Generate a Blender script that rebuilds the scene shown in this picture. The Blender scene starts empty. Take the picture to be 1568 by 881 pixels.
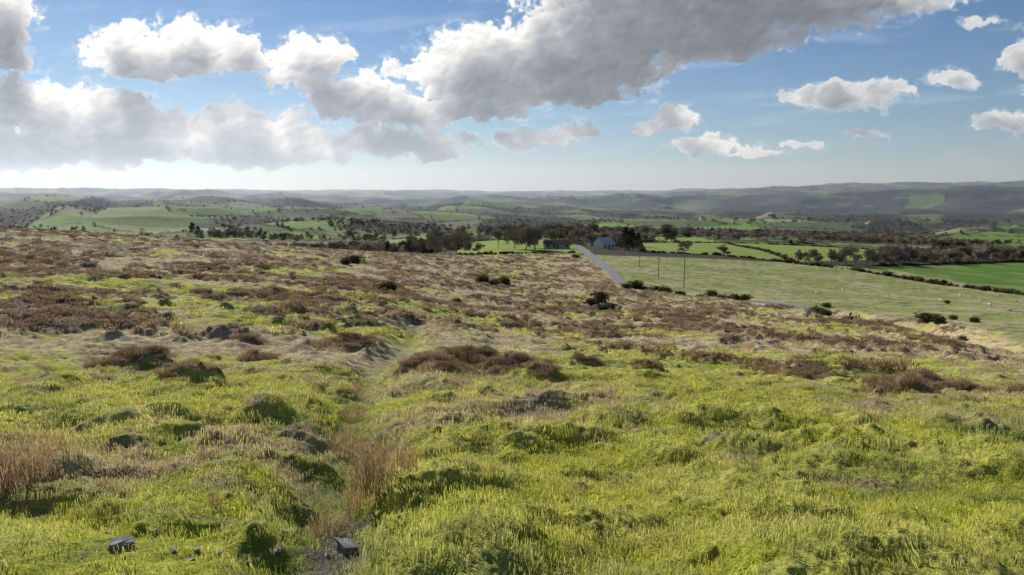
import bpy, math, random, time
import numpy as np
from mathutils import Vector, Matrix
T0=time.time()
rng=np.random.default_rng(7); random.seed(7)
scene=bpy.context.scene
F=1132.0; PITCH=math.radians(7.5); SUN_EL=math.radians(27); SUN_AZ=math.radians(-34)
# ---------------------------------------------------------------- noise
perm=rng.permutation(256); perm=np.concatenate([perm,perm,perm])
ga=rng.random(256)*2*np.pi; GX=np.cos(ga); GY=np.sin(ga); RV=rng.random((256,3))
def perl(x,y,seed=0):
    x=np.asarray(x,float)+seed*17.31; y=np.asarray(y,float)-seed*9.77
    xi=np.floor(x).astype(np.int64); yi=np.floor(y).astype(np.int64)
    fx=x-xi; fy=y-yi; X=xi&255; Y=yi&255
    u=fx*fx*fx*(fx*(fx*6-15)+10); v=fy*fy*fy*(fy*(fy*6-15)+10)
    def g(ix,iy,dx,dy):
        h=perm[perm[ix&255]+(iy&255)]
        return GX[h]*dx+GY[h]*dy
    a=g(X,Y,fx,fy); b=g(X+1,Y,fx-1,fy); c=g(X,Y+1,fx,fy-1); d=g(X+1,Y+1,fx-1,fy-1)
    return ((a+(b-a)*u)+((c+(d-c)*u)-(a+(b-a)*u))*v)*1.5
def fbm(x,y,o=4,seed=0,gain=.5):
    s=0;a=1;f=1
    for i in range(o):
        s=s+a*perl(x*f,y*f,seed+i*3); a*=gain; f*=2.03
    return s
def worley(x,y,seed=0):
    x=np.asarray(x,float)+seed*31.7; y=np.asarray(y,float)+seed*11.3
    xi=np.floor(x).astype(np.int64); yi=np.floor(y).astype(np.int64)
    f1=np.full(x.shape,9.0); f2=np.full(x.shape,9.0); idc=np.zeros(x.shape,np.int64)
    for dx in(-1,0,1):
        for dy in(-1,0,1):
            cx=xi+dx; cy=yi+dy
            h=perm[perm[cx&255]+(cy&255)]
            d=np.hypot(cx+RV[h,0]-x,cy+RV[h,1]-y)
            m=d<f1
            f2=np.where(m,f1,np.minimum(f2,d)); idc=np.where(m,h,idc); f1=np.where(m,d,f1)
    return f1,f2,idc
def ss(a,b,x):
    t=np.clip((x-a)/(b-a),0,1); return t*t*(3-2*t)
# ---------------------------------------------------------------- terrain macro table
def st(px,py):
    u=(px-784)/F; v=-(py-440.5)/F
    yy=math.cos(PITCH)+v*math.sin(PITCH)
    return u/yy,(-math.sin(PITCH)+v*math.cos(PITCH))/yy
YK=[.3,1,3.4,6,10,20,40,70,100,150,200,250,300,400,600,1000,2000,4000,6000,9000,13000,20000,60000]
COL=[-700,0,300,600,784,950,1200,1568,2300]
DT=[
[5.8,1.75,.55,.42,.32,.215,.145,.100,.078,.055,.050,.052,.060,.088,.09,.064,.042,.026,.012,-.001,.002,.01,.01],
[5.8,1.75,.55,.42,.325,.225,.155,.108,.083,.061,.0545,.0545,.063,.088,.085,.060,.041,.026,.014,.0005,.002,.01,.01],
[5.8,1.75,.55,.43,.33,.235,.168,.125,.102,.079,.0705,.0695,.077,.090,.083,.063,.046,.031,.019,.004,.0005,.01,.01],
[5.8,1.75,.55,.433,.34,.25,.19,.155,.132,.110,.096,.087,.0865,.09,.081,.066,.050,.036,.022,.009,.001,.01,.01],
[5.8,1.75,.55,.433,.34,.26,.21,.18,.158,.133,.115,.102,.091,.0765,.068,.0615,.050,.037,.024,.011,.002,.01,.01],
[5.8,1.75,.55,.433,.34,.265,.22,.19,.168,.145,.126,.107,.094,.079,.070,.061,.049,.036,.024,.011,.002,.01,.01],
[5.8,1.75,.55,.433,.345,.27,.228,.197,.176,.153,.135,.119,.104,.086,.077,.066,.051,.034,.010,-.002,-.001,.01,.01],
[5.8,1.75,.55,.435,.35,.28,.235,.20,.18,.159,.146,.132,.12,.103,.088,.074,.056,.032,.000,-.008,-.009,.01,.01],
[5.8,1.75,.55,.435,.35,.28,.24,.205,.185,.165,.15,.14,.125,.105,.09,.075,.058,.032,-.003,-.015,-.013,.01,.01]]
def hermite(xk,yk,x):
    xk=np.array(xk,float); yk=np.array(yk,float)
    d=np.diff(yk)/np.diff(xk); m=np.zeros_like(yk); m[1:-1]=(d[:-1]*np.diff(xk)[1:]+d[1:]*np.diff(xk)[:-1])/(xk[2:]-xk[:-2]); m[0]=d[0]; m[-1]=d[-1]
    i=np.clip(np.searchsorted(xk,x)-1,0,len(xk)-2); h=xk[i+1]-xk[i]; t=(x-xk[i])/h
    return (2*t**3-3*t**2+1)*yk[i]+(t**3-2*t**2+t)*h*m[i]+(-2*t**3+3*t**2)*yk[i+1]+(t**3-t**2)*h*m[i+1]
LG=np.linspace(math.log(.3),math.log(60000),700)
AZK=[math.atan((c-784)/F) for c in COL]; AG=np.linspace(AZK[0],AZK[-1],160)
rows=np.array([hermite(np.log(YK),r,LG) for r in DT])
TAB=np.array([hermite(AZK,rows[:,j],AG) for j in range(len(LG))]).T
def Dm(az,Y):
    a=np.clip((az-AG[0])/(AG[1]-AG[0]),0,len(AG)-1.001); l=np.clip((np.log(Y)-LG[0])/(LG[1]-LG[0]),0,len(LG)-1.001)
    i=a.astype(int); j=l.astype(int); fa=a-i; fl=l-j
    return (TAB[i,j]*(1-fl)+TAB[i,j+1]*fl)*(1-fa)+(TAB[i+1,j]*(1-fl)+TAB[i+1,j+1]*fl)*fa
def macro(x,y):
    r=np.hypot(x,y); az=np.arctan2(x,y); azc=np.clip(az,AG[0],AG[-1])
    Y=np.maximum(r*np.cos(azc),.31)
    return -Dm(azc,Y)*Y, Y, azc, r
YS=np.exp(np.linspace(math.log(2),math.log(14000),3000))
def locate(px,py):
    """ground point on the terrain seen at an image pixel"""
    s,t=st(px,py); az=np.full(YS.shape,math.atan(s)); d=Dm(az,YS)
    w=np.nonzero(d<=-t)[0]
    k=w[0] if len(w) else int(np.argmin(d))
    return np.array([s*YS[k],YS[k]])
def polyw(l): return np.array([locate(*p) for p in l])
def pdist(x,y,P):
    best=np.full(x.shape,1e9); 
    for a,b in zip(P[:-1],P[1:]):
        dx,dy=b-a; L=dx*dx+dy*dy
        t=np.clip(((x-a[0])*dx+(y-a[1])*dy)/L,0,1)
        best=np.minimum(best,np.hypot(x-a[0]-t*dx,y-a[1]-t*dy))
    return best
def inpoly(x,y,P):
    c=np.zeros(x.shape,bool); n=len(P)
    for i in range(n):
        x1,y1=P[i]; x2,y2=P[(i+1)%n]
        cond=((y1>y)!=(y2>y))
        with np.errstate(divide='ignore',invalid='ignore'):
            xx=(x2-x1)*(y-y1)/((y2-y1) if y2!=y1 else 1e-9)+x1
        c^=cond&(x<xx)
    return c
def smooth_line(P,n=8):
    P=np.array(P); out=[]
    Q=np.vstack([2*P[0]-P[1],P,2*P[-1]-P[-2]])
    for i in range(1,len(Q)-2):
        for k in range(n):
            t=k/n; p0,p1,p2,p3=Q[i-1:i+3]
            out.append(.5*((2*p1)+(-p0+p2)*t+(2*p0-5*p1+4*p2-p3)*t*t+(-p0+3*p1-3*p2+p3)*t**3))
    out.append(P[-1]); return np.array(out)
ROAD=smooth_line(np.vstack([polyw([(880,374),(893,383),(912,398),(932,414),(952,431)]),polyw([(1000,444),(1075,452),(1150,461),(1195,466),(1242,473)]),polyw([(1330,487),(1500,512),(1700,545)])]),5)
def road_cut(az): return np.interp(az,[math.atan((a-784)/F) for a in (930,975,1120,1150,1235,1265,1700)],[0,1.3,1.3,.05,.05,1.6,1.8])
GULLY=smooth_line(polyw([(470,900),(512,815),(512,750),(545,690),(530,640),(562,590),(575,560),(625,530),(640,500),(655,470)]),4)
GULLY2=smooth_line(polyw([(400,900),(440,800),(450,760),(430,720)]),3)
BANK=smooth_line(polyw([(-150,748),(0,775),(120,780),(230,805),(330,800),(400,818),(430,775)]),4)
bx=[-700,0,560,620,700,880,905,952,1000,1150,1242,1400,1568,2300]; by=[348,346,384,388,391,390,400,432,441,456,469,487,512,590]
MB_AZ=np.array([math.atan((a-784)/F) for a in bx]); MB_Y=np.array([locate(a,b)[1] for a,b in zip(bx,by)])
MB_Y[0]=MB_Y[1]=300; MB_Y[2]=330; MB_Y[3]=320
# heather / tussock mounds placed by image pixels (px,py,radius_m,height_m,is_heather)
MND=[(85,590,.6,.2,0),(205,562,1.0,.26,1),(290,592,.8,.22,1),(190,642,.35,.14,0),(310,668,.4,.20,0),(110,470,1.1,.3,0),(205,482,1.5,.35,0),(20,510,1.0,.35,0),
(355,515,1.0,.3,1),(395,548,.6,.2,1),(900,556,.8,.22,1),(995,577,.6,.26,1),(1040,590,.6,.18,0),(700,568,1.5,.28,1),(650,580,1.2,.28,1),(780,582,.9,.2,1),(540,530,1.5,.25,1),(480,510,1.2,.2,1),
(1380,620,.8,.2,1),(1430,600,1.0,.24,1),(1290,595,.7,.16,0),(1190,765,.35,.08,0),(1090,630,.6,.18,0),(730,770,.35,.1,0),(800,715,.5,.17,0),(1310,715,.5,.12,0),(330,765,.8,.10,0),(660,505,2.0,.3,1),(610,490,2.0,.3,1),(420,452,2.0,.3,1),(1270,520,.8,.3,0),(450,690,.4,.18,0),(430,740,.35,.12,0),(650,720,.4,.13,0),(960,660,.6,.15,0),(180,700,.5,.14,0),(1240,620,.6,.16,0),(1120,700,.4,.1,0)]
MNDW=[(locate(a,b),r,h,k) for a,b,r,h,k in MND]
SPURS=[((-900,1700),(-250,2500),30,230),((-1500,2700),(-700,3900),55,380),((-150,3000),(500,4300),50,350),((700,2600),(1700,2900),22,260),((-350,1150),(-60,1500),20,130),((-2600,5200),(-600,6200),75,600),((900,5600),(-200,6600),60,600)]
def land(x,y):
    x=np.asarray(x,float); y=np.asarray(y,float)
    z,Y,az,r=macro(x,y)
    mb=np.interp(az,MB_AZ,MB_Y)
    edge=mb*(1+.03*perl(x/25,y/25,5))
    moor=1-ss(.97,1.03,Y/edge)
    n=x.shape
    hz=np.zeros(n)
    near=r<420
    heather=np.zeros(n); bare_=np.zeros(n); lump=np.zeros(n)
    xs=x[near]; ys=y[near]; rs=r[near]; Ys=Y[near]
    warp=perl(xs/11,ys/11,2)*4
    hn=.9*fbm((xs+warp)/10,(ys)/12,4,11)+.8*fbm(xs/2.3,ys/2.3,4,15,.6)*ss(8,25,rs)
    bias=np.interp(rs,[0,9,16,28,60,130,400],[-1.1,-.95,-.6,-.33,-.10,.03,.1])
    bias=bias-.25*ss(.15,.5,np.arctan2(xs,ys))*(1-ss(60,120,rs))
    he=ss(-.05,.45,hn+bias)
    for (c,rad,h,k) in MNDW:
        d=np.hypot(xs-c[0],(ys-c[1])/1.0)/rad+.7*fbm(xs*2.2/rad**.5,ys*2.2/rad**.5,3,33)
        if k: he=np.maximum(he,1-ss(.3,1.0,d))
    hum=np.abs(perl(xs/2.6,ys/2.6,21))*1.0
    f1,_,_=worley(xs/1.05+.5*perl(xs/.9,ys/.9,8),ys/.85,3)
    tus=np.clip(1-(f1*1.2)**2,0,1)
    f1b,_,_=worley(xs/.40+.55*perl(xs/.3,ys/.3,3),ys/.34+.5*perl(xs/.3,ys/.3,4),5)
    tb=np.clip(1-(f1b*1.15)**2,0,1)
    patch=ss(-.35,.3,fbm(xs/2.2,ys/2.2,3,44))
    calm=1-.35*ss(9,16,rs)*(1-ss(40,60,rs))
    h=.55*perl(xs/16,ys/16,4)*ss(6,30,rs)+.42*(.3-hum)*ss(3,9,rs)*calm+.16*tus*(.2+.8*patch)*(.6+.4*ss(4,9,rs))*calm+.080*tb*(.15+.85*patch)*(1-.75*ss(20,50,rs))*calm
    h+=.22*perl(xs/1.4,ys/1.1,77)*(.3+.5*patch)*calm+.06*fbm(xs/.6,ys/.5,2,79)*(1-.6*ss(15,40,rs))
    lum_=tb*(.3+.7*patch)
    m6=rs<30
    dt=np.zeros(rs.shape); dt[m6]=.026*fbm(xs[m6]/.16,ys[m6]/.16,3,61,.6); h+=dt
    h+=he*(.08+.18*np.clip(.7*tus+.3*tb,0,1)+.08*fbm(xs/.5,ys/.5,3,71,.6))*np.interp(rs,[0,30,120,400],[.75,1,1.3,1.6])
    for (c,rad,hh,k) in MNDW:
        d=np.hypot(xs-c[0],ys-c[1])/rad; h+=hh*.85*np.exp(-(d**2)*1.8)*(1+.3*perl(xs/.3,ys/.3,9))
    g=rs<45
    gd=pdist(xs[g],ys[g],GULLY)+.18*perl(xs[g]/.4,ys[g]/.4,51)
    gd2=pdist(xs[g],ys[g],GULLY2)+.1*perl(xs[g]/.3,ys[g]/.3,52)
    gw=np.interp(rs[g],[3,10,40],[.38,.55,1.2]); cut=np.exp(-(gd/gw)**2*1.3)
    cut2=np.exp(-(gd2/.28)**2)
    hg=h[g]; hg=hg*(1-.6*cut)-.36*cut*np.interp(rs[g],[3,15,40],[.8,1,.6])-.12*cut2
    below=inpoly(xs[g],ys[g],np.vstack([BANK,[-.6,4.6],[-1.2,.5],[-14,.5],[-14,5]]))
    bd=pdist(xs[g],ys[g],BANK)
    sg=np.where(below,-bd,bd)+.12*fbm(xs[g]/.3,ys[g]/.3,2,55)
    lo=1-ss(-.22,.16,sg)
    hg=hg*(1-.5*lo)+.15*(1-lo)*np.exp(-np.clip(sg,0,9)/1.4)-.05*lo
    h[g]=hg
    heg=he[g]; heg=heg*(1-.9*np.clip(cut*1.3,0,1))*(1-lo); he[g]=heg
    bb=np.zeros(len(xs)); bb[g]=np.maximum(np.clip(cut,0,1)*.8,lo*.6); bare_[near]=bb
    rd=pdist(xs,ys,ROAD); rk=ss(2.2,6,rd)
    h*=rk
    mo=moor[near]
    h=h*(.25+.75*mo)-road_cut(az[near])*np.exp(-(rd/3.6)**2); he=he*mo*ss(1.8,2.6,rd)
    hz[near]=h*(1-ss(330,420,rs)); heather[near]=he; lump[near]=lum_
    far=r>700
    xf=x[far]; yf=y[far]; rf=r[far]
    z2=np.zeros(n)
    rid=1-np.abs(fbm(xf/1700+.3*perl(xf/700,yf/700,95),yf/1100,3,91))*1.7
    q=ss(900,2400,rf)*(66*(rid-.62)) + ss(3500,7500,rf)*(80*fbm(xf/2300,yf/1300,3,93))
    q*=np.interp(rf,[700,6000,10000,13000,16000],[1,1,.6,.38,.3])
    wv=1+.35*perl(xf/260,yf/260,97)
    for a,b,hh,wd in SPURS:
        q+=hh*wv*np.exp(-(pdist(xf,yf,np.array([a,b],float))/wd)**2)*ss(700,1300,rf)
    z2[far]=q
    return z+hz+z2, dict(moor=moor,heather=heather,Y=Y,az=az,r=r,bare=bare_,lump=lump)
def gz(x,y):
    return land(np.array([x],float),np.array([y],float))[0][0]
# ---------------------------------------------------------------- colours
MOSS=np.array([.52,.53,.065]); GREEN=np.array([.30,.37,.05]); STRAW=np.array([.66,.54,.33]); HEATH=np.array([.215,.145,.095]); BRACK=np.array([.40,.285,.175])
def mix(a,b,t): t=np.asarray(t)[...,None]; return a*(1-t)+b*t
FP=[]
def addf(pts,col): FP.append((polyw(pts),np.array(col)))
addf([(690,392),(716,371),(830,367),(905,384),(890,389)],(.28,.36,.06))
addf([(588,384),(592,368),(655,361),(668,380)],(.36,.38,.12))
addf([(965,372),(1110,372),(1235,377),(1420,386),(1360,398),(1215,402),(1100,391),(985,386)],(.26,.34,.07))
addf([(975,370),(985,361),(1050,362),(1110,371)],(.26,.36,.07))
addf([(1345,409),(1568,402),(2100,398),(2300,520),(1568,449),(1450,428)],(.12,.23,.035))
addf([(120,352),(180,340),(290,348),(300,358)],(.20,.28,.07))
def wood_cloudshade_mask(x,y,r,az):  # woods; the far dark ones also stand in for cloud shade
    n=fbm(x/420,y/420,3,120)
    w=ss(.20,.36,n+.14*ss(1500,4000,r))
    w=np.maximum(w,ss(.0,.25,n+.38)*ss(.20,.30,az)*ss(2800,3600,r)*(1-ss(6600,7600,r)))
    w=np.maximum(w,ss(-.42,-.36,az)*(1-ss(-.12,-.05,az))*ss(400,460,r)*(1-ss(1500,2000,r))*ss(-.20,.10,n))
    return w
def fields(x,y,r,az):
    wx=x+45*perl(x/300,y/300,130); wy=y+45*perl(x/300,y/300,131)
    c,s=math.cos(.4),math.sin(.4); u=(wx*c+wy*s); v=(-wx*s+wy*c)
    f1,f2,i=worley(u/210,v/150,9)
    f1b,f2b,ib=worley(u/460,v/340,14)
    big=r>4500
    f1=np.where(big,f1b,f1); f2=np.where(big,f2b,f2); i=np.where(big,ib,i)
    ed=(f2-f1)*np.where(big,330,120)
    a=RV[i]
    pal=np.array([[.19,.28,.06],[.26,.34,.09],[.33,.37,.15],[.13,.18,.07],[.29,.26,.15],[.18,.17,.10],[.22,.33,.07],[.11,.13,.06]])
    return pal[(a[:,2]*7.99).astype(int)],ed,a
def ground_colour(x,y,info):
    r=info['r']; az=info['az']; n=len(x)
    col=np.zeros((n,3))
    near=info['Y']<520
    xs=x[near]; ys=y[near]; rs=r[near]; he=info['heather'][near]; mo=info['moor'][near]; lp=info['lump'][near]
    a=fbm(xs/3.3,ys/3.3,4,201); b=fbm(xs/.55,ys/.5,3,205); c=fbm(xs/14,ys/18,3,209)
    base=mix(np.broadcast_to(MOSS,(len(xs),3)),GREEN,ss(-.1,.6,a+.45*b))
    base=mix(base,np.array([.64,.60,.19]),ss(.25,.8,lp)*.45)
    st_=ss(-.15,.4,c+.45*b+.35*a+np.interp(rs,[0,7,14,30,70,200,400],[-.55,-.44,-.26,.02,.30,.40,.42])+.12*ss(.1,.6,az[near])*ss(8,20,rs))
    straw=mix(np.broadcast_to(STRAW,(len(xs),3)),np.array([.48,.36,.22]),ss(-.4,.5,b))
    base=mix(base,straw,st_*.88)
    base=mix(base,BRACK,ss(.25,.65,b+.3*c)*.55*ss(6,16,rs))
    base=mix(base,mix(np.broadcast_to(HEATH,(len(xs),3)),BRACK,ss(-.2,.6,fbm(xs/1.1,ys/1.1,3,230))),np.clip(he*1.0,0,1))
    g=rs<45; 
    gd=pdist(xs[g],ys[g],GULLY); gf=(1-ss(.15,.6,gd+.15*b[g]))*(1-.5*ss(10,20,rs[g]))
    base[g]=mix(base[g],np.array([.20,.26,.05]),gf*.7)
    soil=np.clip((1-ss(.08,.3,gd+.12*b[g]))*(1-ss(5,6.8,rs[g])),0,1)
    base[g]=mix(base[g],np.array([.17,.155,.13]),soil*.9)
    past=mix(np.broadcast_to(np.array([.30,.34,.10]),(len(xs),3)),np.array([.45,.41,.20]),ss(-.3,.5,fbm(xs/16,ys/22,4,240)))
    past=mix(past,np.array([.16,.16,.08]),ss(.0,.5,fbm(xs/3,ys/4,4,245))*.75)
    base=mix(past,base,mo)
    col[near]=base
    fr=info['Y']>260
    xs=x[fr]; ys=y[fr]; rs=r[fr]; azs=az[fr]
    fc,ed,rv=fields(xs,ys,rs,azs)
    fc=fc*(1+.18*fbm(xs/40,ys/60,3,250))[:,None]
    hd=(1-ss(3,7,ed))*(rs<4500)+(1-ss(8,24,ed))*(rs>=4500)
    fc=mix(fc,np.array([.05,.05,.03]),np.clip(hd,0,1)*.9)
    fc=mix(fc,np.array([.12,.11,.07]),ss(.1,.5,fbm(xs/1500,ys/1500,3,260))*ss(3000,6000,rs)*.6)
    wd=wood_cloudshade_mask(xs,ys,rs,azs); fc=mix(fc,np.array([.065,.056,.040]),wd*.95)  # dark woodland floor; far cloud shade is put into this colour too
    fc=fc*(1-.22*ss(900,4000,rs))[:,None]
    Y=info['Y'][fr]
    k=ss(0,10,Y-325)
    col[fr]=mix(col[fr],fc,k)
    for P,cc in FP:
        lo=P.min(0)-2; hi=P.max(0)+2
        m=np.nonzero((x>lo[0])&(x<hi[0])&(y>lo[1])&(y<hi[1]))[0]
        m=m[info['Y'][m]>200]
        if len(m)==0: continue
        q=inpoly(x[m],y[m],P); m=m[q]
        col[m]=mix(np.broadcast_to(cc,(len(m),3)),np.array([.30,.29,.12]),.5*ss(0,.5,fbm(x[m]/14,y[m]/30,4,275)))*(1+.16*fbm(x[m]/25,y[m]/35,4,270))[:,None]
    return np.clip(col,.005,.9)
def hedge_bump(x,y,info):
    r=info['r']; out=np.zeros(len(x)); m=info['Y']>420
    _,ed,rv=fields(x[m],y[m],r[m],info['az'][m])
    h=(1-ss(2,6,ed))*(1.5+2.5*np.clip(perl(x[m]/9,y[m]/9,280)+.2,0,1))
    wd=wood_cloudshade_mask(x[m],y[m],r[m],info['az'][m])
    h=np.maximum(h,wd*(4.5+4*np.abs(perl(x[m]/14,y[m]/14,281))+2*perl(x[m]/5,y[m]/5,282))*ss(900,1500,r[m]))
    out[m]=h
    for P,cc in FP:
        q=np.zeros(len(x),bool); q[m]=inpoly(x[m],y[m],P); out[q]*=0
    return out
# ---------------------------------------------------------------- helpers
def mk_mesh(name,V,Fq,smooth=False,attrs=None):
    me=bpy.data.meshes.new(name)
    V=np.asarray(V,np.float32); me.vertices.add(len(V)); me.vertices.foreach_set('co',V.ravel())
    if Fq is not None and len(Fq):
        if isinstance(Fq,np.ndarray):
            k=Fq.shape[1]; nf=len(Fq); idx=Fq.ravel().astype(np.int32); st0=np.arange(nf,dtype=np.int32)*k
        else:
            idx=np.array([i for f in Fq for i in f],np.int32); ln=[len(f) for f in Fq]; st0=np.concatenate([[0],np.cumsum(ln)[:-1]]).astype(np.int32); nf=len(Fq)
        me.loops.add(len(idx)); me.loops.foreach_set('vertex_index',idx)
        me.polygons.add(nf); me.polygons.foreach_set('loop_start',st0)
        me.update(calc_edges=True)
        me.polygons.foreach_set('use_smooth',np.full(nf,smooth,bool))
    if attrs:
        for k,(tp,arr) in attrs.items():
            at=me.attributes.new(k,tp,'POINT')
            key={'FLOAT':'value','INT':'value','FLOAT_VECTOR':'vector','FLOAT_COLOR':'color'}[tp]
            at.data.foreach_set(key,np.asarray(arr,np.int32 if tp=='INT' else np.float32).ravel())
    me.update()
    return me
def add_obj(name,me,mat=None,parent=None,coll=None):
    o=bpy.data.objects.new(name,me)
    (coll or scene.collection).objects.link(o)
    if mat and me is not None and len(me.materials)==0: me.materials.append(mat)
    if parent: o.parent=parent
    return o
def nmat(name):
    m=bpy.data.materials.new(name); m.use_nodes=True; nt=m.node_tree; nt.nodes.clear()
    return m,nt,nt.nodes,nt.links
def noise_mat(name,c1,c2,scale=3,rough=.9,bump=.2,detail=6,coord='Object'):
    m,nt,N,L=nmat(name)
    o=N.new('ShaderNodeOutputMaterial'); b=N.new('ShaderNodeBsdfPrincipled'); tc=N.new('ShaderNodeTexCoord')
    n=N.new('ShaderNodeTexNoise'); n.inputs['Scale'].default_value=scale; n.inputs['Detail'].default_value=detail; n.inputs['Roughness'].default_value=.65
    r=N.new('ShaderNodeValToRGB'); r.color_ramp.elements[0].position=.32; r.color_ramp.elements[1].position=.68
    r.color_ramp.elements[0].color=(*c1,1); r.color_ramp.elements[1].color=(*c2,1)
    L.new(tc.outputs[coord],n.inputs['Vector']); L.new(n.outputs['Fac'],r.inputs[0]); L.new(r.outputs[0],b.inputs['Base Color'])
    b.inputs['Roughness'].default_value=rough; b.inputs['Specular IOR Level'].default_value=.2
    if bump:
        bp=N.new('ShaderNodeBump'); bp.inputs['Strength'].default_value=bump; L.new(n.outputs['Fac'],bp.inputs['Height']); L.new(bp.outputs[0],b.inputs['Normal'])
    L.new(b.outputs[0],o.inputs[0]); return m
# ---------------------------------------------------------------- ground sheet
azd=np.radians(np.linspace(-42,42,960)); azs_=np.radians(np.concatenate([np.arange(-179,-42,4.0)])); azr=np.radians(np.arange(43,181,4.0))
AZ=np.concatenate([azs_,azd,azr])
R1=np.exp(np.arange(math.log(.4),math.log(2.6),.06)); R2=np.exp(np.arange(math.log(2.6),math.log(320),.0048)); R3=np.exp(np.arange(math.log(320),math.log(16000),.0078)); R4=np.exp(np.linspace(math.log(16200),math.log(58000),8))
RR=np.concatenate([R1,R2,R3,R4])
ag,rg=np.meshgrid(AZ,RR); gx=(rg*np.sin(ag)).ravel(); gy=(rg*np.cos(ag)).ravel()
z,info=land(gx,gy); 
hb=hedge_bump(gx,gy,info)
colr=ground_colour(gx,gy,info)
nr,nc=len(RR),len(AZ)
i=np.arange(nr-1)[:,None]*nc; j=np.arange(nc)[None,:]; j2=(j+1)%nc
Q=np.stack([i+j,i+j2,i+nc+j2,i+nc+j],-1).reshape(-1,4)[:,::-1]
V=np.stack([gx,gy,z+hb],1)
ca=np.concatenate([colr,np.ones((len(gx),1))],1)
me=mk_mesh('ground',V,Q,True,{'Col':('FLOAT_COLOR',ca)})
m,nt,N,L=nmat('moorland_ground')
out=N.new('ShaderNodeOutputMaterial'); b=N.new('ShaderNodeBsdfPrincipled'); at=N.new('ShaderNodeAttribute'); at.attribute_name='Col'
geo=N.new('ShaderNodeNewGeometry')
def nz(sc,det=4):
    n=N.new('ShaderNodeTexNoise'); n.inputs['Scale'].default_value=sc; n.inputs['Detail'].default_value=det; n.inputs['Roughness'].default_value=.7; L.new(geo.outputs['Position'],n.inputs['Vector']); return n
def rng_(n,a,bb):
    r=N.new('ShaderNodeMapRange'); r.inputs['From Min'].default_value=.3; r.inputs['From Max'].default_value=.7; r.inputs['To Min'].default_value=a; r.inputs['To Max'].default_value=bb; L.new(n.outputs['Fac'],r.inputs['Value']); return r
n1=nz(42,5); n2=nz(5,6); n3=nz(.12,6)
prev=at.outputs['Color']
for n_,a_,b_ in((n1,.5,1.5),(n2,.6,1.35),(n3,.85,1.15)):
    r_=rng_(n_,a_,b_); vm=N.new('ShaderNodeVectorMath'); vm.operation='SCALE'; L.new(prev,vm.inputs[0]); L.new(r_.outputs[0],vm.inputs['Scale']); prev=vm.outputs[0]
L.new(prev,b.inputs['Base Color']); b.inputs['Roughness'].default_value=.95; b.inputs['Specular IOR Level'].default_value=.08
bp=N.new('ShaderNodeBump'); bp.inputs['Strength'].default_value=.9; bp.inputs['Distance'].default_value=.03; L.new(n1.outputs['Fac'],bp.inputs['Height'])
bp2=N.new('ShaderNodeBump'); bp2.inputs['Strength'].default_value=.8; bp2.inputs['Distance'].default_value=.15; L.new(n2.outputs['Fac'],bp2.inputs['Height']); L.new(bp2.outputs[0],bp.inputs['Normal'])
L.new(bp.outputs[0],b.inputs['Normal']); L.new(b.outputs[0],out.inputs[0])
add_obj('ground',me,m)
print('ground',len(gx),time.time()-T0)
# ---------------------------------------------------------------- road
def ribbon(P,w,name,mat,lift=.06):
    V=[]
    P=np.array(P); T=np.gradient(P,axis=0); T/=np.linalg.norm(T,axis=1)[:,None]
    nx=-T[:,1]; ny=T[:,0]; K=5
    for k in range(K):
        o=(k/(K-1)-.5)*w
        xx=P[:,0]+nx*o; yy=P[:,1]+ny*o
        zz=macro(P[:,0],P[:,1])[0]*.5+macro(xx,yy)[0]*.5+lift-road_cut(np.arctan2(P[:,0],P[:,1]))*.93
        V.append(np.stack([xx,yy,zz],1))
    V=np.array(V); n=len(P); V=V.reshape(-1,3)
    i=np.arange(K-1)[:,None]*n; j=np.arange(n-1)[None]
    Q=np.stack([i+j,i+j+1,i+n+j+1,i+n+j],-1).reshape(-1,4)[:,::-1]
    return add_obj(name,mk_mesh(name,V,Q,True),mat)
asph=noise_mat('asphalt',(.20,.205,.21),(.28,.285,.29),.6,.7,.05)
RP=smooth_line(ROAD,4)
ribbon(RP,4.6,'road_verge',noise_mat('verge_grit',(.2,.2,.10),(.3,.28,.15),.8),.08)
ribbon(RP,3.4,'road',asph,.14)
# ---------------------------------------------------------------- plant part library (instanced)
def inst_mat(name,trans=.4):
    m,nt,N,L=nmat(name)
    o=N.new('ShaderNodeOutputMaterial'); a=N.new('ShaderNodeAttribute'); a.attribute_type='INSTANCER'; a.attribute_name='tint'
    v=N.new('ShaderNodeAttribute'); v.attribute_name='shade'
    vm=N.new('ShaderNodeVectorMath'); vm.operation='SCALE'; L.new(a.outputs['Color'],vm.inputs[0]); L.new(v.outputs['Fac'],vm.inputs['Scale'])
    d=N.new('ShaderNodeBsdfDiffuse'); t=N.new('ShaderNodeBsdfTranslucent'); mx=N.new('ShaderNodeMixShader'); mx.inputs[0].default_value=trans
    L.new(vm.outputs[0],d.inputs[0]); L.new(vm.outputs[0],t.inputs[0]); L.new(d.outputs[0],mx.inputs[1]); L.new(t.outputs[0],mx.inputs[2]); L.new(mx.outputs[0],o.inputs[0])
    return m
GM=inst_mat('grass_blades',.42); HM=inst_mat('heather_twigs',.25); TM=inst_mat('bare_twigs',.15)
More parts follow.
